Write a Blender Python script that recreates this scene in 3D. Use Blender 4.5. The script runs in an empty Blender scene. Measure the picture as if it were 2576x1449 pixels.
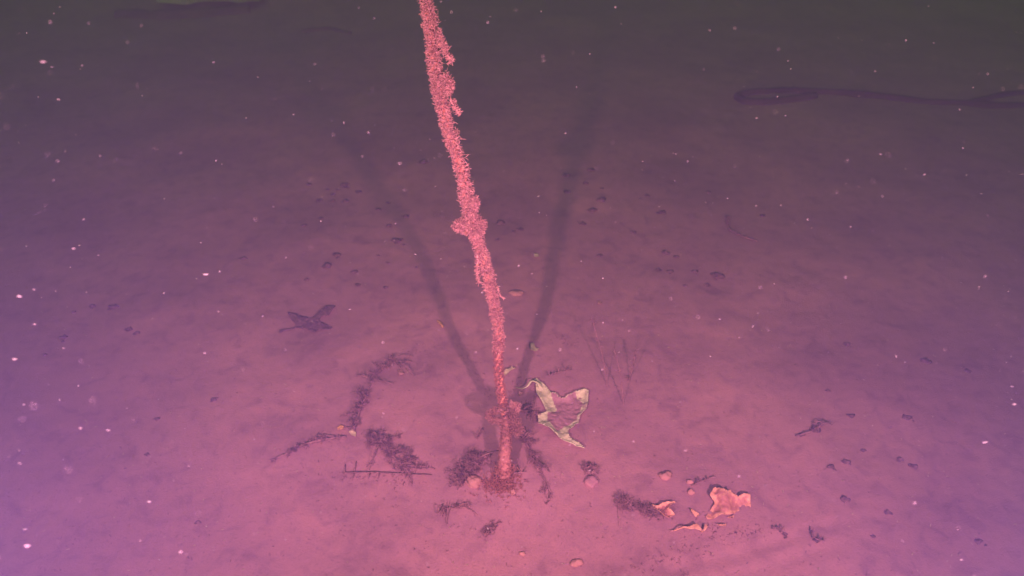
import bpy, math, random
import numpy as np
from mathutils import Vector

# ---------------------------------------------------------------- camera, world, light
S = bpy.context.scene
COL = S.collection
H_CAM, PITCH, FOV = 1.2, math.radians(35), math.radians(70)
cam_d = bpy.data.cameras.new('camera'); cam = bpy.data.objects.new('camera', cam_d); COL.objects.link(cam)
cam.location = (0, 0, H_CAM); cam.rotation_euler = (math.pi / 2 - PITCH, 0, 0)
cam_d.sensor_width = 36; cam_d.lens = 18 / math.tan(FOV / 2)
cam_d.clip_start = 0.02; cam_d.clip_end = 300
cam_d.dof.use_dof = True; cam_d.dof.focus_distance = 1.55; cam_d.dof.aperture_fstop = 3.3
S.camera = cam

W = bpy.data.worlds.new('World'); S.world = W; W.use_nodes = True
nt = W.node_tree; bg = nt.nodes['Background']
sky = nt.nodes.new('ShaderNodeTexSky'); sky.sky_type = 'NISHITA'; sky.sun_disc = False
sky.sun_elevation = math.radians(50); sky.sun_rotation = math.radians(200)
tint = nt.nodes.new('ShaderNodeMix'); tint.data_type = 'RGBA'; tint.blend_type = 'MULTIPLY'
tint.inputs[0].default_value = 1.0
tint.inputs[7].default_value = (.72, 1.25, 0.0, 1)      # daylight strained through green lake water
nt.links.new(sky.outputs[0], tint.inputs[6]); nt.links.new(tint.outputs[2], bg.inputs[0])
bg.inputs[1].default_value = 0.050
sun_d = bpy.data.lights.new('sun', 'SUN'); sun = bpy.data.objects.new('sun', sun_d); COL.objects.link(sun)
sun_d.energy = 0.03; sun_d.angle = math.radians(60); sun_d.color = (0.8, 1.0, 0.7)
sun.rotation_euler = (math.radians(40), 0, math.radians(160)); sun.location = (0, 0, 6)

LAMPS = [((-0.38, 0.0, 0.88), (-0.36, 2.3, 0.16), 164), ((0.44, 0.0, 0.80), (0.36, 2.3, 0.16), 156)]
for loc, aim, e in LAMPS:                                   # the two lamps of the diving vehicle that throw the two rope shadows
    d = bpy.data.lights.new('vehicle_lamp', 'SPOT'); o = bpy.data.objects.new('vehicle_lamp', d); COL.objects.link(o)
    d.energy = e; d.color = (1.0, 0.38, 0.61); d.shadow_soft_size = 0.022
    d.spot_size = math.radians(102); d.spot_blend = 1.0
    o.location = loc; o.rotation_euler = (Vector(aim) - Vector(loc)).to_track_quat('-Z', 'Y').to_euler()

S.view_settings.view_transform = 'Standard'; S.view_settings.look = 'None'
S.view_settings.gamma = 1; S.view_settings.exposure = 0; S.view_settings.use_curve_mapping = False
S.cycles.use_denoising = True
S.cycles.max_bounces = 5; S.cycles.diffuse_bounces = 2; S.cycles.volume_bounces = 1; S.cycles.transparent_max_bounces = 6
S.cycles.sample_clamp_indirect = 3

# ---------------------------------------------------------------- helpers
rng = np.random.default_rng(7); random.seed(7)
PW, PH = 2576.0, 1449.0
F = PW / 2 / math.tan(FOV / 2)
cp, sp = math.cos(PITCH), math.sin(PITCH)
RGT, FWD, UPV = np.array([1., 0, 0]), np.array([0, cp, -sp]), np.array([0, sp, cp])
CAM = np.array([0, 0, H_CAM])

_tabs = [np.random.default_rng(100 + i).random((256, 256)) for i in range(8)]
def vnoise(x, y, k):
    t = _tabs[k % 8]; xi = np.floor(x).astype(int); yi = np.floor(y).astype(int)
    fx = x - xi; fy = y - yi; fx = fx * fx * (3 - 2 * fx); fy = fy * fy * (3 - 2 * fy)
    a = t[xi % 256, yi % 256]; b = t[(xi + 1) % 256, yi % 256]; c = t[xi % 256, (yi + 1) % 256]; d = t[(xi + 1) % 256, (yi + 1) % 256]
    return (a * (1 - fx) + b * fx) * (1 - fy) + (c * (1 - fx) + d * fx) * fy - 0.5

def ground_z(x, y):
    x = np.asarray(x, float); y = np.asarray(y, float)
    z = 0.030 * vnoise(x * 0.9 + 3, y * 0.9 + 8, 0) + 0.013 * vnoise(x * 3.1 + 5, y * 3.1, 1) + 0.007 * vnoise(x * 8, y * 8 + 4, 2)
    z = z + 0.0028 * vnoise(x * 19 + 2, y * 19, 3) + 0.002 * np.abs(vnoise(x * 41, y * 41, 4)) + 0.0016 * vnoise(x * 90, y * 90, 5)
    z = z + 0.02 * np.exp(-(((x + 0.0) / 0.16) ** 2 + ((y - 1.03) / 0.13) ** 2))
    r = (y - 0.83) - 0.28 * (x - 0.36)                                        # drag furrows at lower right
    for off, dep in ((0.0, .004), (-0.045, .003)):
        w = np.exp(-((r - off + 0.03 * vnoise(x * 9, y * 9, 6)) / 0.014) ** 2) * np.clip((x - 0.16) * 8, 0, 1) * np.clip((0.75 - x) * 8, 0, 1)
        z = z - dep * w
    z = z + 0.10 * np.exp(-(((x + 1.55) / 0.9) ** 2 + ((y - 5.1) / 0.35) ** 2))   # low far bank under the pale slab
    return z - 0.012

def ray(px, py):
    return FWD + (px - PW / 2) / F * RGT - (py - PH / 2) / F * UPV
def at(px, py, up=0.0):
    d = ray(px, py); z = 0.0
    for _ in range(6):
        P = CAM + d * ((H_CAM - z) / -d[2]); z = float(ground_z(P[0], P[1])) + up
    return P
def at_y(px, py, y):
    d = ray(px, py); return CAM + d * (y / d[1])
def at_d(px, py, dist):
    d = ray(px, py); return CAM + d * dist

class MB:
    def __init__(s): s.v = []; s.f = []; s.n = 0
    def add(s, v, f):
        v = np.asarray(v, float); s.v.append(v); s.f += [tuple(int(i) + s.n for i in q) for q in f]; s.n += len(v)
    def tube(s, pts, rad, sides=6, cap=True, wob=0.0):
        pts = np.asarray(pts, float); n = len(pts); rad = np.broadcast_to(np.asarray(rad, float), (n,))
        t = np.gradient(pts, axis=0); t /= np.linalg.norm(t, axis=1)[:, None] + 1e-12
        ref = np.array([0.31, 0.2, 1.0]) if abs(t[:, 2]).mean() < .8 else np.array([1.0, .3, .1])
        a = np.cross(t, ref); a /= np.linalg.norm(a, axis=1)[:, None] + 1e-12; b = np.cross(t, a)
        an = np.arange(sides) / sides * 2 * np.pi
        rr = rad[:, None, None] * (1 + wob * (rng.random((n, sides, 1)) - .5))
        v = pts[:, None] + rr * (np.cos(an)[None, :, None] * a[:, None] + np.sin(an)[None, :, None] * b[:, None])
        f = [(i * sides + j, i * sides + (j + 1) % sides, (i + 1) * sides + (j + 1) % sides, (i + 1) * sides + j) for i in range(n - 1) for j in range(sides)]
        if cap: f += [tuple(range(sides))[::-1], tuple(range((n - 1) * sides, n * sides))]
        s.add(v.reshape(-1, 3), f)
    def bristles(s, base, dirs, length, r0, bend=0.35, fork=0.0):
        base = np.asarray(base, float); N = len(base)
        if N == 0: return
        dirs = dirs / (np.linalg.norm(dirs, axis=1)[:, None] + 1e-9)
        length = np.broadcast_to(np.asarray(length, float), (N,))[:, None]
        side = rng.normal(size=(N, 3)); side -= (side * dirs).sum(1)[:, None] * dirs; side /= np.linalg.norm(side, axis=1)[:, None] + 1e-9
        oth = np.cross(dirs, side)
        c0, c1, c2 = base, base + dirs * length * .55 + side * length * bend * .2, base + dirs * length + side * length * bend
        an = np.array([0, 2.094, 4.189]); rings = []
        for c, r in ((c0, r0), (c1, r0 * .95), (c2, r0 * .55)):
            rings.append(c[:, None] + r * (np.cos(an)[None, :, None] * side[:, None] + np.sin(an)[None, :, None] * oth[:, None]))
        v = np.stack(rings, 1).reshape(-1, 3)
        q = []
        for i in range(2):
            for j in range(3): q.append((i * 3 + j, i * 3 + (j + 1) % 3, i * 3 + 3 + (j + 1) % 3, i * 3 + 3 + j))
        f = (np.array(q)[None] + (np.arange(N) * 9)[:, None, None]).reshape(-1, 4)
        s.add(v, f)
        if fork > 0:
            m = rng.random(N) < fork
            s.bristles(c1[m], dirs[m] + rng.normal(size=(m.sum(), 3)) * .75, length[m, 0] * .6, r0 * .85, bend)
            m = rng.random(N) < fork * .7
            s.bristles((c1[m] + c2[m]) / 2, dirs[m] + rng.normal(size=(m.sum(), 3)) * .8, length[m, 0] * .45, r0 * .8, bend)
    def lump(s, c, r, sq=(1, 1, .6), rough=.3, res=(10, 7), k=0):
        nu, nv = res; v = []; ph = rng.random(6) * 6
        for j in range(nv + 1):
            th = math.pi * j / nv
            for i in range(nu):
                a = 2 * math.pi * i / nu
                d = np.array([math.sin(th) * math.cos(a), math.sin(th) * math.sin(a), math.cos(th)])
                m = 1 + rough * (math.sin(d[0] * 3 + ph[0]) * math.sin(d[1] * 3.4 + ph[1]) + .6 * math.sin(d[2] * 5 + ph[2] + d[0] * 4) + .35 * math.sin(d[1] * 9 + ph[3]) * math.sin(d[0] * 8 + ph[4]))
                v.append(np.asarray(c) + d * r * m * np.array(sq))
        f = [(j * nu + i, (j + 1) * nu + i, (j + 1) * nu + (i + 1) % nu, j * nu + (i + 1) % nu) for j in range(nv) for i in range(nu)]
        s.add(np.array(v), f)
    def build(s, name, mat, parent=None, origin=None, smooth=True, attr=None):
        V = np.concatenate(s.v) if s.v else np.zeros((0, 3))
        if parent is not None: o0 = np.array(parent['_o'])
        elif origin is not None: o0 = np.asarray(origin, float)
        else: o0 = V.mean(0); o0 = np.array([o0[0], o0[1], V[:, 2].min()])
        me = bpy.data.meshes.new(name); me.from_pydata((V - o0).tolist(), [], s.f); me.update()
        if smooth: me.polygons.foreach_set('use_smooth', np.ones(len(me.polygons), bool))
        if attr is not None:
            a = me.attributes.new('silt', 'FLOAT', 'POINT'); a.data.foreach_set('value', np.asarray(attr, np.float32))
        me.materials.append(mat)
        ob = bpy.data.objects.new(name, me); COL.objects.link(ob)
        if parent is not None: ob.parent = parent
        else: ob.location = o0
        ob['_o'] = [float(q) for q in o0]
        return ob

def tag(o, label=None, cat=None, group=None, kind=None):
    for k, v in (('label', label), ('category', cat), ('group', group), ('kind', kind)):
        if v: o[k] = v
    return o
def empty(name, loc, label, cat, group=None):
    o = bpy.data.objects.new(name, None); COL.objects.link(o); o.empty_display_size = .02
    o.location = [float(q) for q in loc]; o['_o'] = [float(q) for q in loc]
    return tag(o, label, cat, group)
def smooth_path(P, n):
    P = np.asarray(P, float); t = np.r_[0, np.cumsum(np.linalg.norm(np.diff(P, axis=0), axis=1))]
    u = np.linspace(0, t[-1], n); out = np.empty((n, P.shape[1])); m = np.gradient(P, t, axis=0)
    i = np.clip(np.searchsorted(t, u, 'right') - 1, 0, len(t) - 2); h = t[i + 1] - t[i]; s = ((u - t[i]) / h)[:, None]; h = h[:, None]
    return (2*s**3-3*s**2+1)*P[i] + (s**3-2*s**2+s)*h*m[i] + (-2*s**3+3*s**2)*P[i+1] + (s**3-s**2)*h*m[i+1]

def silt_mat():
    m = bpy.data.materials.new('silt'); m.use_nodes = True; N = m.node_tree.nodes; L = m.node_tree.links
    b = N['Principled BSDF']; b.inputs['Roughness'].default_value = .95; b.inputs['Specular IOR Level'].default_value = .15
    g = N.new('ShaderNodeNewGeometry')
    def noise(sc, det, dist=0.0):
        n = N.new('ShaderNodeTexNoise'); n.inputs['Scale'].default_value = sc; n.inputs['Detail'].default_value = det; n.inputs['Distortion'].default_value = dist
        L.new(g.outputs['Position'], n.inputs['Vector']); return n.outputs[0]
    def ramp(f, stops):
        r = N.new('ShaderNodeValToRGB'); L.new(f, r.inputs[0]); e = r.color_ramp.elements
        e[0].position, e[0].color = stops[0][0], (*stops[0][1], 1); e[1].position, e[1].color = stops[-1][0], (*stops[-1][1], 1)
        for p, c in stops[1:-1]: q = e.new(p); q.color = (*c, 1)
        return r.outputs[0]
    def mul(a, c, f=1.0):
        x = N.new('ShaderNodeMix'); x.data_type = 'RGBA'; x.blend_type = 'MULTIPLY'; x.inputs[0].default_value = f; L.new(a, x.inputs[6]); L.new(c, x.inputs[7]); return x.outputs[2]
    base = ramp(noise(2.6, 6, .6), [(.32, (.29, .150, .215)), (.5, (.34, .174, .242)), (.68, (.395, .20, .255))])
    mot = ramp(noise(24, 8, .8), [(.30, (.79, .78, .84)), (.48, (1, 1, 1)), (.72, (1.12, 1.08, 1.02))])
    grain = ramp(noise(210, 4), [(.30, (.74, .72, .77)), (.42, (1, 1, 1)), (.66, (1, 1, 1)), (.74, (1.2, 1.17, 1.14))])
    L.new(mul(mul(base, mot), grain), b.inputs['Base Color'])
    hgt = N.new('ShaderNodeMath'); hgt.operation = 'ADD'; L.new(noise(60, 8), hgt.inputs[0]); L.new(noise(260, 4), hgt.inputs[1])
    bp = N.new('ShaderNodeBump'); bp.inputs['Strength'].default_value = .28; bp.inputs['Distance'].default_value = .004
    L.new(hgt.outputs[0], bp.inputs['Height']); L.new(bp.outputs[0], b.inputs['Normal'])
    return m
def mat(name, c1, c2, scale=30, rough=.85, bump=0.0, bscale=None, c3=None, lo=.35, hi=.65, silt=None, trans=0.0, spec=.25):
    m = bpy.data.materials.new(name); m.use_nodes = True; N = m.node_tree.nodes; L = m.node_tree.links
    b = N['Principled BSDF']; b.inputs['Roughness'].default_value = rough; b.inputs['Specular IOR Level'].default_value = spec
    g = N.new('ShaderNodeNewGeometry')
    n = N.new('ShaderNodeTexNoise'); n.inputs['Scale'].default_value = scale; n.inputs['Detail'].default_value = 5
    L.new(g.outputs['Position'], n.inputs['Vector'])
    r = N.new('ShaderNodeValToRGB'); L.new(n.outputs[0], r.inputs[0])
    r.color_ramp.elements[0].position = lo; r.color_ramp.elements[0].color = (*c1, 1)
    r.color_ramp.elements[1].position = hi; r.color_ramp.elements[1].color = (*c2, 1)
    if c3: e = r.color_ramp.elements.new(min(.99, hi + .1)); e.color = (*c3, 1)
    out = r.outputs[0]
    if silt:
        a = N.new('ShaderNodeAttribute'); a.attribute_name = 'silt'
        n2 = N.new('ShaderNodeTexNoise'); n2.inputs['Scale'].default_value = 130; n2.inputs['Detail'].default_value = 4
        L.new(g.outputs['Position'], n2.inputs['Vector'])
        ad = N.new('ShaderNodeMath'); ad.operation = 'ADD'; L.new(a.outputs['Fac'], ad.inputs[0]); L.new(n2.outputs[0], ad.inputs[1])
        mr = N.new('ShaderNodeMapRange'); mr.inputs[1].default_value = .88; mr.inputs[2].default_value = 1.12; L.new(ad.outputs[0], mr.inputs[0])
        mx = N.new('ShaderNodeMix'); mx.data_type = 'RGBA'; L.new(mr.outputs[0], mx.inputs[0]); L.new(out, mx.inputs[6]); mx.inputs[7].default_value = (*silt, 1)
        out = mx.outputs[2]
    L.new(out, b.inputs['Base Color'])
    if bump:
        n3 = N.new('ShaderNodeTexNoise'); n3.inputs['Scale'].default_value = bscale or scale * 3; n3.inputs['Detail'].default_value = 6
        L.new(g.outputs['Position'], n3.inputs['Vector'])
        bp = N.new('ShaderNodeBump'); bp.inputs['Strength'].default_value = bump; bp.inputs['Distance'].default_value = .004
        L.new(n3.outputs[0], bp.inputs['Height']); L.new(bp.outputs[0], b.inputs['Normal'])
    return m

# ---------------------------------------------------------------- materials
SILT = (.34, .175, .24)
M_silt = silt_mat()
M_rope = mat('rope_fibre', (.40, .135, .135), (.60, .225, .19), 160, .8, .5, 500)
M_grow = mat('hydroid_growth', (.43, .20, .235), (.66, .325, .36), 120, .9, 0, None, (.80, .36, .24), .35, .62)
M_growred = mat('red_crust', (.30, .125, .14), (.47, .20, .21), 150, .9, .6, 400, (.75, .36, .2), .38, .68)
M_crust = mat('silted_crust', (.28, .135, .155), (.43, .205, .22), 150, .9, .5, 400)
M_rootg = mat('root_growth', (.26, .10, .11), (.46, .19, .19), 200, .9)
M_weed = mat('dark_weed', (.15, .08, .12), (.35, .18, .225), 90, .9)
M_weedpale = mat('silted_weed', (.19, .095, .125), (.33, .17, .2), 120, .95)
M_lump = mat('dark_crumb', (.075, .04, .065), (.20, .105, .14), 120, .95, .4)
M_wood = mat('dark_stick', (.13, .065, .09), (.28, .14, .165), 200, .9, .4)
M_bag = mat('grey_film', (.47, .45, .33), (.60, .57, .42), 60, .55, .4, 220, silt=SILT)
M_bag2 = mat('orange_film', (.54, .25, .205), (.76, .38, .30), 45, .5, .4, 160, silt=(.42, .17, .18))
M_leaf = mat('dead_leaf', (.075, .04, .075), (.16, .08, .125), 70, .85, .5, 160, silt=(.27, .135, .175))
M_scrap = mat('pale_scrap', (.42, .34, .24), (.52, .42, .32), 200, .7)
M_scrap2 = mat('orange_scrap', (.55, .27, .12), (.7, .36, .2), 200, .7)
M_stone = mat('silty_stone', (.37, .185, .20), (.45, .225, .24), 60, .95, .5)
M_slab = mat('green_slab', (.30, .30, .15), (.44, .43, .22), 3, .9, .3)
M_hose = mat('dark_hose', (.06, .03, .055), (.11, .055, .085), 8, .8)
M_log_shade = mat('wood_and_shade', (.11, .06, .085), (.18, .095, .125), 8, .9)
M_snow = mat('water_fleck', (.28, .24, .32), (.58, .49, .56), 30, .6)

# ---------------------------------------------------------------- setting
def axis(a, lo, hi, n, c=0.0):
    u = np.linspace(np.arcsinh((lo - c) / a), np.arcsinh((hi - c) / a), n); return c + a * np.sinh(u)
xs = axis(.9, -45, 45, 760); ys = axis(.8, -20, 60, 720, 1.1)
X, Y = np.meshgrid(xs, ys); Z = ground_z(X, Y)
V = np.stack([X, Y, Z], -1).reshape(-1, 3).astype(np.float32); nx, ny = len(xs), len(ys)
I = (np.arange(ny - 1)[:, None] * nx + np.arange(nx - 1)[None]).ravel()
Q = np.stack([I, I + 1, I + 1 + nx, I + nx], 1).astype(np.int32)
me = bpy.data.meshes.new('seabed'); me.vertices.add(len(V)); me.vertices.foreach_set('co', V.ravel())
me.loops.add(Q.size); me.loops.foreach_set('vertex_index', Q.ravel())
me.polygons.add(len(Q)); me.polygons.foreach_set('loop_start', np.arange(len(Q), dtype=np.int32) * 4)
me.update(calc_edges=True); me.polygons.foreach_set('use_smooth', np.ones(len(Q), bool)); me.materials.append(M_silt)
seabed = bpy.data.objects.new('seabed', me); COL.objects.link(seabed); tag(seabed, kind='structure')

hz = MB()
x0, x1, y0, y1, z0, z1 = -50, 50, -25, 65, -1.2, 1.5
hz.add([(x, y, z) for z in (z0, z1) for y in (y0, y1) for x in (x0, x1)], [(0, 2, 3, 1), (4, 5, 7, 6), (0, 1, 5, 4), (2, 6, 7, 3), (0, 4, 6, 2), (1, 3, 7, 5)])
M_haze = bpy.data.materials.new('murky_water'); M_haze.use_nodes = True; hn = M_haze.node_tree
hn.nodes.remove(hn.nodes['Principled BSDF'])
pv = hn.nodes.new('ShaderNodeVolumePrincipled'); pv.inputs['Density'].default_value = 0.26
pv.inputs['Color'].default_value = (.28, .235, .71, 1); pv.inputs['Absorption Color'].default_value = (.30, .60, .06, 1)
pv.inputs['Anisotropy'].default_value = 0.28; pv.inputs['Density Attribute'].default_value = ''
hn.links.new(pv.outputs[0], hn.nodes['Material Output'].inputs['Volume'])
haze = hz.build('haze', M_haze, origin=(0, 0, 0), smooth=False); tag(haze, kind='stuff')

# ---------------------------------------------------------------- the rope
ROPE = np.array([(-.012, 1.00, -.05), (-.016, 1.03, .0), (-.014, 1.060, .037), (-.013, 1.108, .045), (-.019, 1.170, .066), (-.026, 1.190, .110), (-.030, 1.200, .171),
                 (-.028, 1.225, .224), (-.037, 1.258, .260), (-.045, 1.268, .306), (-.060, 1.270, .386), (-.074, 1.268, .444), (-.085, 1.268, .498), (-.097, 1.276, .580),
                 (-.118, 1.295, .645), (-.132, 1.318, .698), (-.143, 1.343, .743), (-.150, 1.378, .798), (-.161, 1.421, .859), (-.178, 1.475, .94), (-.20, 1.55, 1.06), (-.23, 1.65, 1.22), (-.26, 1.73, 1.36)])
path = smooth_path(ROPE, 420)
seg = np.r_[0, np.cumsum(np.linalg.norm(np.diff(path, axis=0), axis=1))]; LEN = seg[-1]
_d = path - CAM; _py = PH / 2 - F * (_d @ UPV) / (_d @ FWD)
def yr(py, off=-.012): return float(np.interp(-py, -_py, path[:, 1])) + off      # depth of the rope where it crosses that height of the view
tan = np.gradient(path, axis=0); tan /= np.linalg.norm(tan, axis=1)[:, None]
na = np.cross(tan, [0, 1, .2]); na /= np.linalg.norm(na, axis=1)[:, None]; nb = np.cross(tan, na)      # na: across the view, nb: along it
def on_path(s):
    return [np.stack([np.interp(s, seg, q[:, i]) for i in range(3)], 1) for q in (path, tan, na, nb)]
rope = empty('mooring_rope', (-.016, 1.03, 0), 'pink fuzzy overgrown rope rising taut from the silt past the top of the picture', 'rope')
zz = path[:, 2]
for k in range(3):
    a = seg / .055 * 2 * np.pi + k * 2.094
    mb = MB(); mb.tube(path + .0045 * (np.cos(a)[:, None] * na + np.sin(a)[:, None] * nb), .0045, 7, wob=.15); mb.build('strand', M_rope, rope)
def growth(name, s0, s1, dens, lmin, lmax, R, mt, r0=.0007, skew=0., fork=.6, down=.12):
    n = int(dens * (s1 - s0)); s = rng.uniform(s0, s1, n); P, T, A, B = on_path(s)
    an = rng.uniform(0, 2 * np.pi, n); out = np.cos(an)[:, None] * A + np.sin(an)[:, None] * B
    clump = .55 + .75 * (vnoise(s * 55, an * 1.2 + 9, 2) + .5)
    ln = rng.uniform(lmin, lmax, n) * clump * .76 * (1 + skew * np.cos(an))
    d = out + T * (rng.normal(size=n) * .8 - down)[:, None] + rng.normal(size=(n, 3)) * .6
    mb = MB(); mb.bristles(P + out * R, d, ln, r0, bend=.6, fork=fork); return tag(mb.build(name, mt, rope), kind='stuff')
sz = lambda z: float(np.interp(z, zz, seg))
growth('growth', sz(.24), sz(.55), 10500, .0055, .013, .0072, M_grow, r0=.00095, fork=.7, skew=-.1)
growth('growth', sz(.55), sz(.90), 5200, .004, .0125, .0072, M_grow, r0=.00095, fork=.7, skew=-.12, down=.25)
growth('growth', sz(.55), sz(.88), 260, .012, .022, .0072, M_grow, r0=.0009, fork=.9, skew=-.6, down=.7)
growth('growth', sz(.25), sz(.55), 160, .010, .017, .0072, M_grow, r0=.0009, fork=.9, down=.5)
growth('growth', sz(.62), sz(.92), 4200, .006, .0135, .0072, M_grow, r0=.0009, fork=.8, skew=-.25, down=.3)
growth('growth', sz(.90), LEN, 4500, .006, .012, .0072, M_grow, r0=.001)
growth('growth', sz(.19), sz(.25), 9000, .004, .010, .0072, M_grow, r0=.0009)
growth('growth', sz(.06), sz(.22), 9000, .002, .0085, .0076, M_growred, r0=.0009, fork=.5)
# hitch of line round the rope half way up, thick with growth
def side_shape(name, pts, rad, mt, nb_=900, lm=.012, gname='growth', gm=None, spread=1.0):
    Pp = smooth_path(pts, 24); rad = np.broadcast_to(np.asarray(rad, float), (24,)) * (.55 + .25 * rng.random(24)); mb = MB(); mb.tube(Pp, rad, 8, wob=.5); ob = mb.build(name, mt, rope)
    i = rng.integers(0, 23, nb_); fr = rng.random(nb_)[:, None]; c = Pp[i] * (1 - fr) + Pp[i + 1] * fr
    o = rng.normal(size=(nb_, 3)); o /= np.linalg.norm(o, axis=1)[:, None]
    rr = np.broadcast_to(rad, (24,))[i][:, None]
    m2 = MB(); m2.bristles(c + o * rr * .8, o + rng.normal(size=(nb_, 3)) * .4 * spread, rng.uniform(.35, 1.15, nb_) * lm, .0009, bend=.6, fork=.8)
    g = m2.build(gname, gm or mt, ob); tag(g, kind='stuff'); return ob
P0, T0, A0, B0 = [q[0] for q in on_path(np.array([sz(.462)]))]
side_shape('hitch', [P0 + .0165 * (math.cos(t) * A0 + math.sin(t) * B0) + T0 * .004 * math.sin(t * 2) for t in np.linspace(0, 5.8, 9)], .006, M_grow, 2000, .009)
yk = yr(562)
side_shape('hitch_tail', [at_y(1178, 556, yk), at_y(1164, 563, yk), at_y(1149, 571, yk)], [.009] * 12 + [.007] * 12, M_grow, 700, .009)
yk = yr(520)
side_shape('bulge', [at_y(1196, 502, yk), at_y(1192, 520, yk), at_y(1186, 540, yk)], .005, M_grow, 500, .008)
# ragged sprigs hanging off the right side near the top
side_shape('sprig', [at_y(1104, 96, yr(96)), at_y(1118, 122, yr(122)), at_y(1126, 138, yr(138)), at_y(1136, 155, yr(155))], np.linspace(.003, .001, 24), M_grow, 200, .008)
side_shape('sprig', [at_y(1100, 80, yr(80)), at_y(1112, 106, yr(106)), at_y(1122, 128, yr(128))], np.linspace(.004, .0015, 24), M_grow, 200, .008)
side_shape('sprig', [at_y(1118, 190, yr(190)), at_y(1130, 208, yr(208)), at_y(1126, 235, yr(235))], np.linspace(.005, .002, 24), M_grow, 320, .009)
side_shape('sprig', [at_y(1132, 250, yr(250)), at_y(1143, 268, yr(268)), at_y(1152, 280, yr(280)), at_y(1158, 288, yr(288))], np.r_[np.linspace(.002, .002, 14), np.linspace(.003, .0045, 10)], M_grow, 90, .006)
side_shape('sprig', [at_y(1136, 256, yr(256)), at_y(1140, 252, yr(252)), at_y(1147, 264, yr(264))], .0011, M_grow, 60, .004)
side_shape('sprig', [at_y(1202, 640, yr(640)), at_y(1201, 690, yr(690)), at_y(1205, 712, yr(712))], np.linspace(.003, .001, 24), M_grow, 160, .006)
side_shape('sprig', [at_y(1252, 720, yr(720)), at_y(1258, 742, yr(742)), at_y(1268, 752, yr(752))], .0011, M_grow, 40, .004)
# foot: encrusted sleeve, hitch and fuzzy lumps
sl = smooth_path([at_y(1271, 1200, yr(1200, -.004)), at_y(1270, 1185, yr(1185, -.004)), at_y(1270, 1150, yr(1150, -.004)), at_y(1271, 1118, yr(1118, -.004)), at_y(1273, 1080, yr(1080, -.004)), at_y(1271, 1050, yr(1050, -.004))], 40)
mb = MB(); mb.tube(sl, np.interp(np.linspace(0, 1, 40), [0, .2, .45, .75, 1], [.0125, .0135, .012, .0085, .007]), 14, wob=.4); sleeve = mb.build('sleeve', M_growred, rope)
i = rng.integers(0, 39, 700); o = rng.normal(size=(700, 3)); o /= np.linalg.norm(o, axis=1)[:, None]
mb = MB(); mb.bristles(sl[i] + o * .0115, o + rng.normal(size=(700, 3)) * .6, rng.uniform(.001, .005, 700), .001, bend=.7, fork=.4); tag(mb.build('growth', M_growred, sleeve), kind='stuff')
side_shape('foot_hitch', [at_y(1268, 1030, yr(1030, -.004)), at_y(1244, 1034, yr(1034, -.004)), at_y(1228, 1044, yr(1044, -.004)), at_y(1240, 1056, yr(1056, -.004)), at_y(1266, 1058, yr(1058, -.004))], .0065, M_crust, 900, .006)
side_shape('foot_tuft', [at_y(1276, 1030, yr(1030, -.004)), at_y(1288, 1042, yr(1042, -.004)), at_y(1294, 1062, yr(1062, -.004)), at_y(1288, 1084, yr(1084, -.004))], .006, M_crust, 900, .010)
side_shape('foot_tuft', [at_y(1280, 1062, yr(1062, -.004)), at_y(1300, 1072, yr(1072, -.004)), at_y(1304, 1086, yr(1086, -.004))], .006, M_crust, 500, .010)
side_shape('foot_tuft', [at_y(1292, 1020, yr(1020, -.004)), at_y(1296, 1030, yr(1030, -.004))], .004, M_grow, 300, .011)
n = 420; u = rng.normal(size=(n, 2)) * [.022, .015]; bx = -.022 + u[:, 0]; by = 1.008 + u[:, 1]
mb = MB(); mb.bristles(np.stack([bx, by, ground_z(bx, by)], 1), np.c_[rng.normal(size=(n, 2)) * .6, np.ones(n)], rng.uniform(.004, .011, n), .0008, fork=.6)
n = 350; u = rng.normal(size=(n, 3)) * [.009, .007, .006]; q = sl[4] + u; mb.bristles(q, rng.normal(size=(n, 3)) + [0, -.3, .5], rng.uniform(.003, .010, n), .0008, bend=.7, fork=.6)
tag(mb.build('root_growth', M_rootg, rope), kind='stuff')

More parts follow.
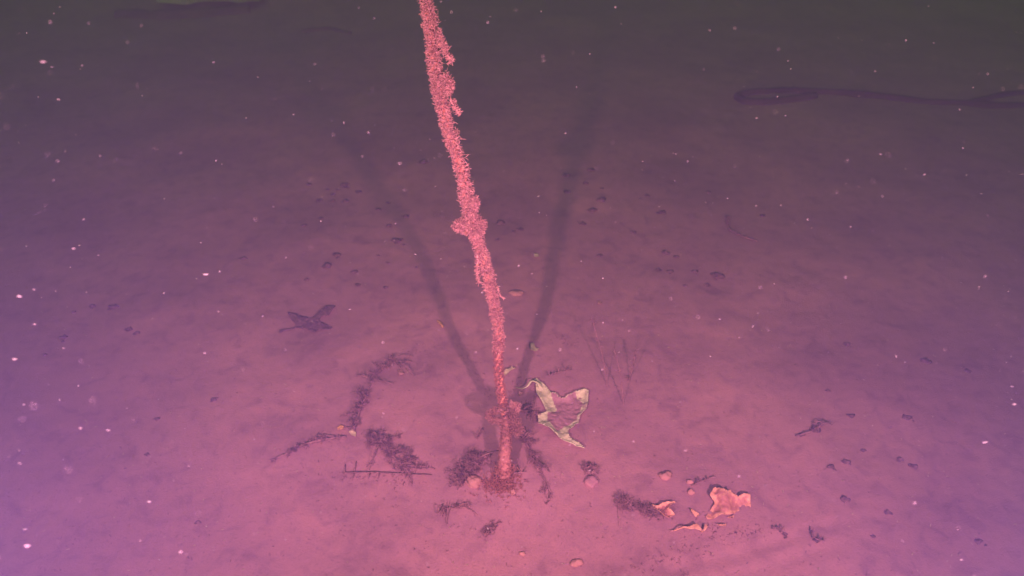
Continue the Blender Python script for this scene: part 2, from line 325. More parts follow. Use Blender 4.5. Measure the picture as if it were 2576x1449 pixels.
# ---------------------------------------------------------------- weeds, twigs and stalks on the silt
def weed(name, label, cat, pts, r, n, ln, m=M_weed, lift=.006, up=.5, width=.0, rb=.0007, leafm=None, group=None, arch=0.0, taper=0.0):
    G = np.array([at(x, y, lift) for x, y in pts]); k = max(12, len(pts) * 5); Pp = smooth_path(G, k)
    Pp[:, 2] += arch * np.sin(np.linspace(0, np.pi, k))
    root = empty(name, (Pp[0, 0], Pp[0, 1], float(ground_z(Pp[0, 0], Pp[0, 1]))), label, cat, group)
    mb = MB(); mb.tube(Pp, np.linspace(r, r * .5, k) * (.35 + .7 * rng.random(k)), 6, wob=.5); mb.build('stem', m, root)
    n = int(n * .42 + 24); nb = 5 + n // 22; w0 = width * 1.7 + ln * .55
    i = rng.integers(0, k - 1, nb); f = rng.random(nb)[:, None]; st = Pp[i] * (1 - f) + Pp[i + 1] * f; tp = 1 - taper * i / k
    tg = Pp[i + 1] - Pp[i]; tg /= np.linalg.norm(tg, axis=1)[:, None]; a = rng.normal(size=(nb, 3)); a[:, 2] = 0; a = a / np.linalg.norm(a, axis=1)[:, None] * .9 + tg * .6
    cv = rng.normal(size=(nb, 3)) * .5; cv[:, 2] = 0; ll = w0 * rng.uniform(.35, 1.25, nb) * tp; uu = np.linspace(0, 1, 7)
    BR = st[:, None] + a[:, None] * (ll[:, None] * uu)[..., None] + cv[:, None] * (ll[:, None] * uu ** 2)[..., None]
    hg = rng.random(nb) ** 1.4 * lift * 2.6 * tp
    BR[..., 2] = ground_z(BR[..., 0], BR[..., 1]) + .0012 + hg[:, None] * np.sin(uu * 2.6)[None] + np.maximum(0, st[:, 2] - ground_z(st[:, 0], st[:, 1]))[:, None] * (1 - uu)[None]
    for q in range(nb):
        m3 = MB(); m3.tube(BR[q], np.linspace(.0013, .0006, 7) * max(.5, tp[q]) * rng.uniform(.7, 1.4), 4, wob=.4); m3.build('branch', m, root)
    wgt = rng.random(nb) ** 1.3 + .08; q = rng.choice(nb, n, p=wgt / wgt.sum()); t_ = rng.random(n) * 5.99; i0 = t_.astype(int)
    c = BR[q, i0] * (1 - t_ + i0)[:, None] + BR[q, i0 + 1] * (t_ - i0)[:, None]; tp = tp[q]
    d = rng.normal(size=(n, 3)); d[:, 2] = np.abs(d[:, 2]) * up
    m2 = MB(); m2.bristles(c, d, rng.uniform(.2, .55, n) * ln * tp, rb, bend=.9, fork=.8); tag(m2.build('fronds', leafm or m, root), kind='stuff')
    return root
weed('feathery_weed', 'dark feathery weed spray tapering to a thin tip at its left end', 'weed', [(870, 1098), (810, 1106), (762, 1119), (720, 1142), (675, 1160)], .0035, 900, .019, width=.008, taper=.88)
weed('feathery_weed', 'dark weed strand slanting up and away behind the yellowish flakes', 'weed', [(890, 1084), (905, 1032), (928, 975), (948, 938)], .003, 900, .02, width=.010)
weed('weed_clump', 'reddish weed tuft at the far end of the slanting dark strand', 'weed', [(960, 930), (985, 908), (1008, 925)], .002, 420, .012, m=M_weedpale, width=.012)
weed('weed_clump', 'dark bushy weed mass just above the thin spurred stick', 'weed', [(925, 1092), (960, 1120), (990, 1148), (1018, 1178)], .004, 1900, .018, width=.012, leafm=M_weed)
weed('weed_clump', 'dark purple bushy weed clump close to the left of the rope foot', 'weed', [(1150, 1220), (1172, 1188), (1190, 1160), (1225, 1150)], .004, 2100, .018, width=.012)
weed('feathery_weed', 'dark knobbly weed stalk trailing down to the right of the rope foot', 'weed', [(1306, 1078), (1325, 1115), (1350, 1165), (1370, 1208), (1386, 1242)], .003, 900, .014, width=.006, leafm=M_weed)
weed('feathery_weed', 'dark jagged weed comb beside the left flap of the orange bag', 'weed', [(1548, 1262), (1580, 1272), (1612, 1284), (1640, 1288)], .003, 650, .02, width=.008)
weed('weed_clump', 'small dark weed tuft below and right of the grey bag', 'weed', [(1470, 1185), (1482, 1178), (1490, 1192)], .002, 380, .011, width=.008)
weed('weed_clump', 'lone small dark weed tuft near the bottom below the rope', 'weed', [(1220, 1350), (1230, 1338), (1238, 1330)], .002, 330, .010, width=.005)
weed('weed_clump', 'sparse purple weed patch lower left of the rope foot', 'weed', [(1100, 1292), (1118, 1280), (1155, 1278)], .0015, 300, .009, m=M_weedpale, width=.012)
weed('weed_clump', 'thin dark weed smear touching the left side of the grey bag', 'weed', [(1310, 1035), (1335, 1032), (1350, 1045)], .0015, 300, .010, m=M_weedpale, width=.008)
weed('twig', 'thin dark twig above the grey bag', 'twig', [(1378, 946), (1405, 936), (1440, 930)], .0016, 60, .007)
weed('twig', 'short dark twig left of the rope foot below the hitch', 'twig', [(1212, 1078), (1204, 1092), (1198, 1106)], .0018, 24, .006)
weed('twig', 'stubby dark twig at the right of the rope sleeve bottom', 'twig', [(1292, 1190), (1304, 1189), (1322, 1187)], .0032, 12, .004)
weed('twig', 'dim dark twig lying slantwise right of centre beyond the orange bag', 'twig', [(2003, 1096), (2040, 1085), (2085, 1060)], .0035, 90, .012, width=.004)
weed('twig', 'faint dark twig slanting above the orange bag toward the right', 'twig', [(1740, 1222), (1775, 1207), (1800, 1198)], .0016, 40, .006, m=M_weedpale)
weed('twig', 'dark bent twig right of the orange bag', 'twig', [(1945, 1325), (1965, 1332), (1978, 1346)], .0018, 40, .007)
weed('twig', 'dark hooked twig in the lower right foreground', 'twig', [(2040, 1335), (2048, 1352), (2075, 1362)], .0018, 30, .006)
weed('sunken_branch', 'faint dark branch slanting across the far silt on the right', 'branch', [(1829, 545), (1842, 582), (1870, 595), (1905, 606)], .006, 120, .018, m=M_weedpale)
# three thin upright stalks
for pts, hh, lab in (([(1570, 1020)], (-.028, .055, .13), 'tallest thin dark stalk rooted right of the grey bag'), ([(1530, 975)], (-.04, .09, .14), 'thin pale leaning stalk left of its taller neighbour'), ([(1578, 962)], (.022, .05, .06), 'shortest faint stalk leaning to the right')):
    b = at(*pts[0]); root = empty('weed_stalk', b, lab, 'weed')
    Pp = smooth_path([b + np.array([0, 0, -.01]), b + np.array(hh) * .5 + np.array([.004, 0, 0]), b + np.array(hh)], 14)
    mb = MB(); mb.tube(Pp, np.linspace(.0011, .0005, 14), 5); mb.build('stem', M_weedpale, root)
    i = rng.integers(2, 14, 50); mb = MB(); mb.bristles(Pp[i], rng.normal(size=(50, 3)), rng.uniform(.004, .012, 50), .0006); tag(mb.build('fronds', M_weedpale, root), kind='stuff')
# thin stick with spurs
a, b = at(863, 1190, .006), at(1086, 1192, .004)
root = empty('spurred_stick', a, 'straight thin stick with short side spurs lying level left of the rope', 'stick')
Pp = np.linspace(a, b, 30); Pp[:, 1] += .0025 * np.sin(np.linspace(0, 5, 30)) + rng.normal(size=30) * .0003; Pp[:, 2] = np.maximum(Pp[:, 2], ground_z(Pp[:, 0], Pp[:, 1]) + .002); mb = MB(); mb.tube(Pp, np.linspace(.0018, .0009, 30) * (.7 + .6 * rng.random(30)), 6, wob=.3); mb.build('shaft', M_wood, root)
for px, py, qx, qy in ((867, 1188, 869, 1168), (890, 1188, 896, 1160), (890, 1192, 888, 1203), (932, 1190, 928, 1202), (955, 1190, 952, 1200), (990, 1192, 987, 1200), (1021, 1190, 1024, 1176), (1021, 1192, 1019, 1204)):
    mb = MB(); p, q = at(px, py, .005), at(qx, qy, .004); mb.tube([p, (p + q) / 2 + rng.normal(size=3) * .001, q], [.0015, .0012, .0007], 5, wob=.3); mb.build('spur', M_wood, root)

# ---------------------------------------------------------------- torn plastic, leaf and scraps (sheets with their own thickness)
def inside(poly, x, y):
    r = np.zeros(x.shape, bool); n = len(poly)
    for i in range(n):
        (xa, ya), (xb, yb) = poly[i], poly[(i + 1) % n]
        c = ((ya > y) != (yb > y)) & (x < (xb - xa) * (y - ya) / (yb - ya + 1e-12) + xa); r ^= c
    return r
def edge_dist(poly, x, y):
    P = np.array(poly); A = P; B = np.roll(P, -1, 0); d = np.full(x.shape, 1e9)
    for a, b in zip(A, B):
        ab = b - a; t = np.clip(((x - a[0]) * ab[0] + (y - a[1]) * ab[1]) / (ab @ ab + 1e-12), 0, 1)
        d = np.minimum(d, np.hypot(x - a[0] - t * ab[0], y - a[1] - t * ab[1]))
    return d
def sheet(poly_px, step, height, thick=.0008):
    """polygon of pixels -> crumpled sheet; triangulated grid clipped to the outline, with a second skin below"""
    G = np.array([at(x, y) for x, y in poly_px])[:, :2]
    lo, hi = G.min(0), G.max(0)
    gx = np.arange(lo[0], hi[0] + step, step); gy = np.arange(lo[1], hi[1] + step, step)
    X, Y = np.meshgrid(gx, gy); nx_ = len(gx)
    ins = inside(G, X, Y); ed = edge_dist(G, X, Y)
    keep = ins | (ed < step * .75)
    # snap border vertices onto the outline
    A = G; B = np.roll(G, -1, 0)
    Xs, Ys = X.copy(), Y.copy()
    for j, i in zip(*np.where(keep & (ed < step * .75))):
        p = np.array([X[j, i], Y[j, i]]); best = None
        for a, b in zip(A, B):
            ab = b - a; t = np.clip((p - a) @ ab / (ab @ ab + 1e-12), 0, 1); q = a + t * ab; dd = ((q - p) ** 2).sum()
            if best is None or dd < best[0]: best = (dd, q)
        Xs[j, i], Ys[j, i] = best[1]
    idx = -np.ones(X.shape, int); idx[keep] = np.arange(keep.sum())
    x, y = Xs[keep], Ys[keep]; e = edge_dist(G, x, y)
    z = ground_z(x, y) + height(x, y, e)
    fs = []
    for j in range(len(gy) - 1):
        for i in range(nx_ - 1):
            q = [idx[j, i], idx[j, i + 1], idx[j + 1, i + 1], idx[j + 1, i]]
            q = [k for k in q if k >= 0]
            if len(q) >= 3: fs.append(tuple(q))
    return np.stack([x, y, z], 1), fs, e, thick
def add_sheet(mb, v, fs, thick):
    n = len(v); lowv = v - [0, 0, thick]
    cnt = {}
    for f in fs:
        for a, b in zip(f, f[1:] + f[:1]): cnt[(a, b)] = 1
    rim = [(a, b) for (a, b) in cnt if (b, a) not in cnt]
    mb.add(np.concatenate([v, lowv]), list(fs) + [tuple(q + n for q in f[::-1]) for f in fs] + [(b, a, a + n, b + n) for a, b in rim])

c3 = lambda L: [(1006.2 + .3333 * x, 805 + .3333 * y) for x, y in L]
bagpoly = c3([(1000, 466), (1030, 455), (1070, 490), (1110, 520), (1140, 565), (1180, 572), (1195, 595), (1240, 605), (1280, 580), (1320, 560), (1400, 540), (1422, 555), (1418, 640), (1405, 690), (1360, 740), (1345, 800),
              (1270, 840), (1275, 890), (1310, 930), (1350, 940), (1395, 988), (1330, 975), (1280, 950), (1200, 910), (1120, 850), (1045, 800), (1040, 735), (1110, 712), (1075, 640), (1030, 570), (1022, 490)])
def hb(x, y, e):
    band = np.exp(-((x - .085) / .02) ** 2) * np.exp(-((y - 1.17) / .05) ** 2)
    return .0035 + .005 * np.exp(-(e / .008) ** 2) + .009 * band + .006 * vnoise(x * 60, y * 60, 2) + .003 * vnoise(x * 160, y * 160, 4)
v, fs, e, th = sheet(bagpoly, .0028, hb)
q1 = [at(x, y)[:2] for x, y in c3([(1010, 440), (1110, 500), (1185, 690), (1105, 725), (1020, 570)])]
inb = inside(np.array(q1), v[:, 0], v[:, 1])
px_in = lambda L: inside(np.array([at(a, b)[:2] for a, b in c3(L)]), v[:, 0], v[:, 1])
silt = np.clip((e - .0005) / .003, 0, 1) * .44 + .38
for L_, val in (([(1040, 725), (1115, 705), (1110, 780), (1180, 850), (1275, 838), (1300, 905), (1420, 990), (1330, 985), (1200, 920), (1040, 810)], .22), ([(1315, 550), (1430, 530), (1430, 640), (1385, 640), (1340, 605)], .33), ([(1415, 640), (1425, 700), (1290, 880), (1200, 845), (1330, 760), (1370, 660)], .40)):
    silt[px_in(L_)] = val
silt[inb] = .16
topedge = np.array([at(x, y)[:2] for x, y in c3([(1170, 560), (1290, 560), (1290, 640), (1170, 640)])])
bag = empty('plastic_bag', at(1400, 1045), 'torn greenish grey plastic bag half buried in silt right of the rope foot', 'plastic bag')
mb = MB(); add_sheet(mb, v, fs, th); mb.build('film', M_bag, bag, attr=np.r_[silt, silt])
tail = smooth_path([at(1297, 974, .004), at(1312, 978, .008), at(1326, 972, .012), at(1338, 958, .016), at(1352, 962, .016), at(1362, 976, .012)], 22)
mb = MB(); tn = np.gradient(tail, axis=0); sd = np.cross(tn, [0, 0, 1]); sd /= np.linalg.norm(sd, axis=1)[:, None]; wd = np.linspace(.0012, .0055, 22)[:, None]
v = np.concatenate([tail - sd * wd, tail + sd * wd + [0, 0, .002]]); fs = [(i, i + 1, i + 23, i + 22) for i in range(21)]
add_sheet(mb, v, fs, .0008); mb.build('tail', M_bag, bag, attr=np.full(len(v) * 2, .1))

c5 = lambda L: [(1475.8 + .21297 * x, 1140.4 + .21297 * y) for x, y in L]
bag2 = empty('plastic_bag', at(1770, 1300), 'crumpled torn orange pink plastic bag half buried at the lower right', 'plastic bag')
def flap(poly, h, sl=.15, step=.0022):
    v, fs, e, th = sheet(c5(poly), step, h); mb = MB(); add_sheet(mb, v, fs, th)
    s_ = np.clip((e - .001) / .007, 0, 1) * .46 + sl + .05; mb.build('flap', M_bag2, bag2, attr=np.r_[s_, s_])
cx, cy, _ = at(*c5([(1600, 640)])[0])
flap([(1490, 460), (1540, 470), (1590, 500), (1650, 515), (1680, 490), (1700, 525), (1780, 545), (1850, 525), (1920, 525), (1937, 640), (1900, 620), (1800, 680), (1700, 740), (1600, 765), (1500, 785), (1420, 795), (1395, 765), (1450, 690), (1510, 610), (1480, 580), (1440, 540)],
     lambda x, y, e: .004 + .012 * np.exp(-((x - cx - .3 * (y - cy)) / .012) ** 2) + .010 * np.clip((y - cy) / .04, 0, 1) + .012 * vnoise(x * 55, y * 55, 1) + .005 * vnoise(x * 130, y * 130, 3), .12)
flap([(765, 645), (830, 662), (890, 622), (945, 606), (1035, 613), (1040, 635), (985, 650), (960, 690), (1035, 765), (960, 802), (900, 775), (850, 725), (785, 695)],
     lambda x, y, e: .004 + .008 * np.exp(-(e / .005) ** 2) + .007 * vnoise(x * 70, y * 70, 2), .25)
flap([(980, 952), (1060, 925), (1180, 918), (1240, 895), (1285, 876), (1325, 920), (1350, 955), (1335, 965), (1270, 940), (1180, 938), (1060, 945)],
     lambda x, y, e: .012 + .008 * vnoise(x * 60, y * 60, 5), .1, .0016)
flap([(1215, 680), (1245, 685), (1320, 735), (1320, 760), (1280, 766), (1240, 725)], lambda x, y, e: .006 + .004 * vnoise(x * 90, y * 90, 1), .2, .0018)
flap([(1340, 955), (1375, 940), (1385, 870), (1410, 880), (1420, 905), (1395, 945), (1360, 968)], lambda x, y, e: .010 + .006 * vnoise(x * 90, y * 90, 3), .05, .0016)
flap([(1525, 868), (1580, 868), (1640, 855), (1645, 880), (1600, 888), (1555, 886)], lambda x, y, e: .008 + .004 * vnoise(x * 90, y * 90, 6), .0, .0016)
flap([(1650, 770), (1740, 745), (1735, 775), (1690, 785)], lambda x, y, e: .005 + .003 * vnoise(x * 90, y * 90, 6), .35, .0018)

cl = lambda L: [(670.8 + .0926 * x, 724.5 + .0926 * y) for x, y in L]
leaf = empty('dead_leaf', at(785, 815), 'dark lobed dead leaf lying on the silt left of the rope', 'leaf')
lx, ly, _ = at(*cl([(1650, 690)])[0])
v, fs, e, th = sheet(cl([(570, 690), (640, 690), (700, 720), (850, 735), (950, 780), (1060, 800), (1150, 850), (1230, 860), (1300, 780), (1380, 720), (1500, 650), (1600, 590), (1760, 545), (1880, 535), (1800, 640), (1740, 740), (1680, 835), (1560, 825), (1480, 860), (1420, 920), (1460, 970), (1560, 1000), (1700, 1050), (1790, 1090), (1740, 1130), (1600, 1150), (1450, 1165), (1350, 1220), (1280, 1240), (1180, 1190), (1000, 1140), (900, 1110), (800, 1100), (760, 1085), (800, 1030), (740, 960), (690, 910), (640, 820)]), .0028,
                  lambda x, y, e: .004 + .008 * np.exp(-(((x - lx) / .03) ** 2 + ((y - ly) / .04) ** 2)) + .004 * vnoise(x * 35, y * 35, 2))
mb = MB(); add_sheet(mb, v, fs, .001); mb.build('blade', M_leaf, leaf, attr=np.full(2 * len(v), .40))
mb = MB(); mb.tube(smooth_path([at(*q, .006) for q in cl([(350, 1185), (480, 1145), (620, 1125), (760, 1080)])], 12), np.linspace(.003, .0018, 12), 6); mb.build('stalk', M_leaf, leaf)

def scrap(name, label, cat, poly, m, h=.005, step=.0022, amp=.006):
    G = poly; c = np.array(G).mean(0)
    v, fs, e, th = sheet(G, step, lambda x, y, e: h + amp * vnoise(x * 80, y * 80, 3)); mb = MB(); add_sheet(mb, v, fs, .0012)
    o = mb.build(name, m, origin=at(*c)); return tag(o, label, cat)
scrap('leaf_scrap', 'pale ragged scrap on the right rope shadow above the grey bag', 'scrap', c3([(985, 190), (1010, 185), (1025, 225), (1050, 222), (1040, 240), (1010, 250), (985, 245)]), M_scrap, .008)
scrap('leaf_scrap', 'pale curled sliver just right of the rope foot', 'scrap', c3([(770, 425), (800, 395), (830, 385), (845, 365), (850, 375), (875, 378), (840, 395), (815, 420), (785, 440)]), M_scrap, .010)
scrap('leaf_scrap', 'small pale chip tucked left of the grey bag tail', 'scrap', c3([(895, 545), (930, 545), (915, 565), (905, 585), (893, 575)]), M_stone, .004)
scrap('leaf_scrap', 'orange elongated scrap beside the left rope shadow', 'scrap', c3([(278, 12), (300, 15), (315, 40), (332, 62), (322, 75), (305, 52), (285, 30)]), M_scrap2, .007)
scrap('leaf_scrap', 'yellowish flake where the dark weed strands meet', 'scrap', [(848, 1082), (858, 1074), (866, 1078), (864, 1084), (852, 1086)], M_scrap2, .008)
scrap('leaf_scrap', 'duller yellowish flake right of the brighter one among the weed', 'scrap', [(878, 1090), (888, 1084), (897, 1092), (895, 1102), (884, 1096)], M_scrap, .006)
scrap('leaf_scrap', 'pale flat scrap beside the reddish weed tuft', 'scrap', [(1000, 935), (1012, 932), (1017, 944), (1005, 948)], M_stone, .005)
scrap('shell_chip', 'small pale three cornered chip far right of the rope', 'chip', [(1505, 758), (1515, 761), (1510, 769), (1504, 767)], M_stone, .005)
scrap('shell_chip', 'tiny pale crumbly chip beside the right rope shadow, farthest of the chips', 'chip', [(1343, 641), (1352, 640), (1357, 646), (1349, 650), (1344, 648)], M_scrap, .005)
scrap('shell_chip', 'small pinkish shell chip just below the rope foot growth', 'chip', [(1284, 1238), (1294, 1236), (1297, 1246), (1287, 1249)], M_stone, .006)
def stone(label, px, py, r, sq=(1, .8, .55), m=M_stone, name='stone'):
    p = at(px, py); mb = MB(); mb.lump(p + [0, 0, r * .08], r, sq, .22, (16, 11)); return tag(mb.build(name, m, origin=p), label, 'stone')
stone('rounded silty stone between the dark weed clump and the rope foot', 1192, 1214, .0165, (1, .9, .8))
stone('largest of three pink stones strung out above the orange bag', 1673, 1198, .0125, (1.1, .9, .6))
stone('middle of three pink stones strung out above the orange bag', 1736, 1213, .0085)
stone('lowest pale stone of three, closest above the orange bag', 1738, 1239, .0075, (1, .8, .8))
stone('low flat stone half sunk right of the rope at mid height', 1299, 738, .016, (1.2, .8, .4))
stone('small pale stone at the bottom edge right of centre', 1450, 1417, .0095, (1.3, .8, .6))
stone('tiny pale stone at the bottom below the rope foot', 1314, 1393, .0065)
stone('soft rounded lump of silt beside the small dark tuft below the grey bag', 1487, 1212, .014, (1, 1, .6), M_silt)

# ---------------------------------------------------------------- dark lumps dotted over the silt
t2 = lambda L: [(737.9 + .30097 * x, 402.5 + .30097 * y, r) for x, y, r in L]
t4 = lambda L: [(1408.7 + .30097 * x, 335.4 + .30097 * y, r) for x, y, r in L]
t1 = lambda L: [(1945.4 + .44437 * x, 805 + .44437 * y, r) for x, y, r in L]
t6 = lambda L: [(.6295 * x, 536.7 + .6295 * y, r) for x, y, r in L]
spots = (t2([(430, 210, 8), (330, 290, 4), (330, 345, 5), (220, 340, 6), (440, 345, 6), (130, 205, 5), (370, 250, 4), (285, 250, 4), (710, 415, 5), (790, 360, 4), (940, 475, 6), (85, 550, 5), (235, 490, 4), (365, 795, 7), (280, 890, 9), (510, 940, 6),
             (800, 550, 5), (860, 680, 9), (920, 710, 3), (790, 860, 3), (710, 800, 3), (1735, 530, 8), (1840, 600, 4), (1900, 580, 5), (1700, 670, 4), (540, 1045, 5), (770, 1065, 4), (1030, 900, 3), (110, 1000, 4), (545, 270, 6), (1090, 20, 8)])
       + t4([(265, 310, 6), (50, 355, 7), (60, 490, 6), (215, 420, 6), (350, 465, 4), (345, 560, 8), (270, 645, 7), (190, 760, 6), (670, 545, 3), (725, 520, 4), (855, 665, 8), (610, 830, 5), (880, 1000, 7), (970, 1035, 5), (825, 1145, 5), (920, 1160, 6), (1130, 1160, 6),
             (1320, 1200, 12), (1045, 1275, 4), (1230, 1270, 5), (330, 1025, 5), (1240, 495, 5), (1690, 690, 5)])
       + t1([(415, 140, 6), (865, 235, 9), (310, 400, 4), (440, 545, 7), (755, 555, 8), (240, 625, 10), (160, 652, 6), (510, 740, 5), (415, 805, 7), (325, 832, 7), (790, 830, 8), (715, 790, 7), (405, 1015, 8), (650, 1090, 7), (65, 1215, 5), (245, 1248, 6), (565, 1228, 5), (1160, 1255, 7), (1100, 290, 6)])
       + t6([(295, 395, 4), (370, 372, 6), (455, 375, 8), (250, 500, 8), (515, 465, 6), (548, 478, 6), (180, 565, 4), (628, 823, 5), (587, 963, 4), (790, 1235, 5), (855, 745, 6), (975, 180, 6)]))
LAND = [((1270, 1150), 'rope foot'), ((785, 810), 'dead leaf'), ((1410, 1045), 'grey plastic bag'), ((1760, 1300), 'orange plastic bag'), ((1185, 562), 'bulging hitch on the rope'), ((1860, 245), 'dark hose tip'), ((970, 1190), 'spurred stick'), ((1298, 738), 'sunk flat stone'), ((1560, 950), 'thin upright stalks'), ((2045, 1080), 'dim slanting twig'), ((520, 20), 'greenish slab'), ((820, 80), 'short dim log'), ((1110, 820), 'orange elongated scrap'), ((985, 915), 'reddish weed tuft'), ((1590, 1275), 'jagged weed comb'), ((1235, 1335), 'lone bottom weed tuft'), ((1870, 580), 'faint sunken branch')]
RANK = ['nearest'] + [w + ' nearest' for w in 'second third fourth fifth sixth seventh eighth ninth tenth eleventh twelfth thirteenth fourteenth fifteenth sixteenth seventeenth eighteenth nineteenth twentieth'.split()]
def spot_labels(pts, noun, tail):
    key = []
    for x, y in pts:
        k = min(range(len(LAND)), key=lambda q: math.hypot(x - LAND[q][0][0], (y - LAND[q][0][1]) * 1.4)); dx, dy = x - LAND[k][0][0], (y - LAND[k][0][1]) * 1.4
        key.append((k, ('right of' if dx > 0 else 'left of') if abs(dx) > abs(dy) else ('below' if dy > 0 else 'above'), math.hypot(dx, dy)))
    out = []
    for i, (k, sec, d) in enumerate(key):
        n = sum(1 for (a, b, c) in key if (a, b) == (k, sec) and c < d)
        out.append(f'{noun}, {RANK[n]} {sec} the {LAND[k][1]}{tail}')
    return out
for (px, py, r), lab in zip(spots, spot_labels([q[:2] for q in spots], 'dark lump on the silt', '')):
    p = at(px, py); dist = (p - CAM) @ FWD; rr = r * dist / F * 1.05
    mb = MB(); a = rng.uniform(0, 3); mb.lump(p + [0, 0, rr * .12], rr, (1.25, .95, .6), .35, (10, 7))
    for _ in range(3): mb.lump(p + np.r_[rng.normal(size=2) * rr * .8, rr * .08], rr * rng.uniform(.25, .5), (1.2, 1, .5), .4, (7, 5))
    tag(mb.build('dark_lump', M_lump, origin=p), lab, 'debris', 'small dark lumps dotted over the silt')

# ---------------------------------------------------------------- far things
def hose(name, label, cat, pts, r, m=M_hose, lift=.0):
    P = smooth_path([at(x, y, lift) for x, y in pts], 60); mb = MB(); mb.tube(P, r * (1 + .25 * vnoise(np.arange(60) * .35, np.zeros(60), 3)), 10, wob=.12); return tag(mb.build(name, m), label, cat)
hose('sunken_hose', 'dark hose looping over the far silt at the upper right', 'hose', [(2640, 268), (2500, 268), (2400, 262), (2320, 258), (2230, 247), (2140, 238), (2050, 233), (1960, 231), (1890, 235), (1855, 245), (1868, 256), (1905, 260), (1960, 256), (2010, 250), (2050, 243)], .022)
hose('sunken_hose', 'short dark hose branch rising to the right edge beyond the long loop', 'hose', [(2430, 262), (2480, 250), (2540, 238), (2640, 232)], .018)
p = at(520, 24)
mb = MB(); e0, e1 = at(395, 22), at(655, 18); u = (e1 - e0) / np.linalg.norm(e1 - e0); w = np.cross([0, 0, 1], u)
L_ = np.linalg.norm(e1 - e0); vs = []; N_ = 26
for zoff in (.03, .085):
    for side in (0, 1):
        for i in range(N_):
            q = e0 + u * L_ * i / (N_ - 1) + w * (side * (.55 + .06 * vnoise(np.array([i * .4]), np.array([3.]), 2)[0]) + .04 * vnoise(np.array([i * .5]), np.array([side * 5.]), 1)[0])
            vs.append(q + [0, 0, zoff + .02 * vnoise(np.array([i * .3]), np.array([side * 3.]), 4)[0]])
a_, b_, c_, d_ = 0, N_, 2 * N_, 3 * N_
fs = []
for i in range(N_ - 1):
    fs += [(c_ + i, c_ + i + 1, d_ + i + 1, d_ + i), (a_ + i, b_ + i, b_ + i + 1, a_ + i + 1), (a_ + i, a_ + i + 1, c_ + i + 1, c_ + i), (b_ + i, d_ + i, d_ + i + 1, b_ + i + 1)]
fs += [(a_, c_, d_, b_), (a_ + N_ - 1, b_ + N_ - 1, d_ + N_ - 1, c_ + N_ - 1)]
mb.add(vs, fs); tag(mb.build('stone_slab', M_slab, smooth=False), 'pale greenish flat slab at the top edge left of the rope', 'slab')
for pts, r, lab in (([(300, 42), (400, 46), (480, 42), (560, 36), (630, 28)], .05, 'long dark strip standing in for the shade at the foot of the pale slab'), ([(760, 84), (820, 78), (880, 90)], .025, 'short dim dark log lying on the far silt below the slab')):
    hose('log_and_shade', lab, 'log', pts, r, M_log_shade, -.01)  # the long one is a dark solid in place of the slab's shade

# ---------------------------------------------------------------- fine detritus and drifting flecks
def crumbs(n, xy, smin, smax, m, name):
    mb = MB(); P = np.c_[xy, ground_z(xy[:, 0], xy[:, 1]) + .0005]
    d = rng.normal(size=(n, 3)); d[:, 2] = np.abs(d[:, 2]) * .5
    mb.bristles(P, d, rng.uniform(smin, smax, n), smin * .35, bend=.5, fork=.3); return tag(mb.build(name, m, origin=(0, 1.2, 0)), kind='stuff')
def scatter(n):
    t = rng.random(n); px = rng.uniform(-60, PW + 60, n); py = 120 + (PH - 60) * t ** .8
    return np.array([at(a, b)[:2] for a, b in zip(px, py)])
crumbs(1500, scatter(1500), .002, .006, M_weed, 'dark_detritus')
crumbs(700, scatter(700), .002, .005, M_scrap, 'pale_detritus')
L = []
for (xa, ya, xb, yb, n, s) in ((1630, 1405, 1960, 1322, 60, 12), (1540, 1440, 1800, 1390, 40, 12), (1240, 1010, 1150, 850, 60, 9), (1280, 1010, 1340, 840, 40, 9), (1300, 1040, 1350, 1000, 60, 8), (1010, 905, 1130, 860, 40, 14), (1700, 1330, 1900, 1330, 60, 14), (760, 560, 900, 480, 170, 42), (1500, 560, 1850, 700, 220, 42), (1400, 850, 1440, 870, 50, 12), (850, 1200, 1060, 1210, 80, 12)):
    t = rng.random(n); L += [at(xa + (xb - xa) * q + rng.normal() * s, ya + (yb - ya) * q + rng.normal() * s * .7)[:2] for q in t]
crumbs(len(L), np.array(L), .002, .006, M_weed, 'litter_and_shade')  # litter, thickened with dark crumbs to draw the shade under the orange bag

def fleck_mesh(mb, P, r):
    n = len(P); d = rng.normal(size=(n, 3)); ax = rng.normal(size=(n, 3)) + np.array([1.2, 0, .2]); ax /= np.linalg.norm(ax, axis=1)[:, None]
    d -= (d * ax).sum(1)[:, None] * ax; d /= np.linalg.norm(d, axis=1)[:, None]; q = np.cross(ax, d); r = r[:, None]; el = np.where(rng.random(n) < .2, rng.uniform(3, 6, n), rng.uniform(1, 2.2, n))[:, None]; r = r * np.where(el > 2.5, .6, 1)
    v = np.stack([P + ax * r * el, P + d * r, P + q * r, P - d * r, P - q * r, P - ax * r * el], 1).reshape(-1, 3)
    f = np.array([(0, 1, 2), (0, 2, 3), (0, 3, 4), (0, 4, 1), (5, 2, 1), (5, 3, 2), (5, 4, 3), (5, 1, 4)])
    mb.add(v, (f[None] + (np.arange(n) * 6)[:, None, None]).reshape(-1, 3))
n = 2600; D = rng.uniform(.42, 2.5, n); px = rng.uniform(-100, PW + 100, n); py = rng.uniform(-60, PH + 60, n)
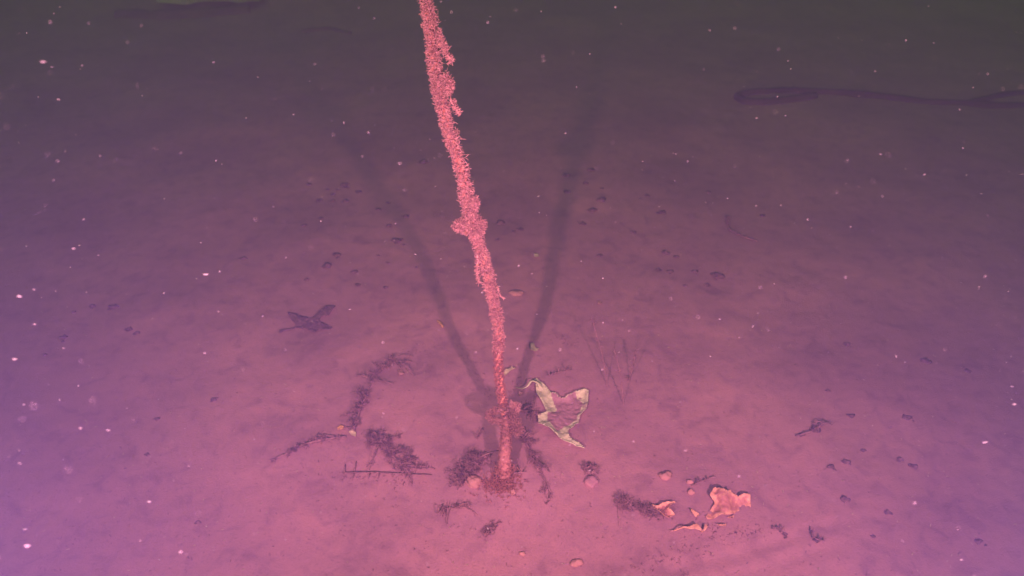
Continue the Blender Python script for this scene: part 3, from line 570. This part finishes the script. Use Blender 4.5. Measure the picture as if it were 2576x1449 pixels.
P = np.array([at_d(a, b, c) for a, b, c in zip(px, py, D)]); ok = P[:, 2] > ground_z(P[:, 0], P[:, 1]) + .02; P = P[ok]; D = D[ok]
mb = MB(); fleck_mesh(mb, P, (rng.uniform(.3, 1, len(P)) ** 5 * .0009 + .00020) * np.clip(D, .5, 1.6)); tag(mb.build('marine_snow', M_snow, origin=(0, 1, .5)), kind='stuff')
BIG = [(48, 745, 9), (87, 815, 8), (37, 903, 8), (185, 625, 7), (200, 617, 5), (145, 405, 6), (272, 1082, 8), (203, 1077, 8), (718, 880, 6), (515, 888, 6), (517, 690, 8), (1006, 411, 6), (1903, 297, 4), (2032, 552, 6), (2127, 697, 7), (2545, 972, 8), (2552, 1017, 9), (2478, 1112, 9),
       (62, 1331, 11), (68, 1373, 9), (375, 1262, 8), (108, 155, 10), (130, 168, 8), (147, 250, 7), (455, 385, 7), (880, 778, 5), (232, 950, 5), (320, 1027, 5), (353, 1360, 6), (455, 1388, 6), (475, 1173, 5), (210, 552, 6), (1730, 405, 6), (2215, 388, 6), (1785, 75, 6), (688, 520, 3), (738, 288, 5), (537, 157, 6), (1905, 180, 4),
       (60, 1017, 7), (50, 1165, 7), (160, 875, 6), (252, 392, 6), (85, 728, 6), (217, 735, 5), (740, 985, 5), (640, 1105, 4), (1810, 803, 4), (2270, 1360, 6), (2418, 1408, 7), (2300, 1265, 6)]
for (px, py, s), lab in zip(BIG, spot_labels([q[:2] for q in BIG], 'pale flake adrift in the water', '')):
    d = rng.uniform(.75, 1.05) if s > 5 else rng.uniform(1.0, 1.3)
    p = at_d(px, py, d); r = s * d / F * (.36 if s >= 8 else .28) * rng.uniform(.6, 1.15)
    mb = MB(); mb.lump(p, r * .85, (2.6, .9, .7), .3, (8, 6)); mb.lump(p + rng.normal(size=3) * r * .6, r * .6, (1.3, 1, .8), .3, (7, 5))
    tag(mb.build('drifting_flake', M_snow, origin=p), lab, 'flake', 'pale flakes drifting in the water')
for o in bpy.data.objects:
    if '_o' in o: del o['_o']
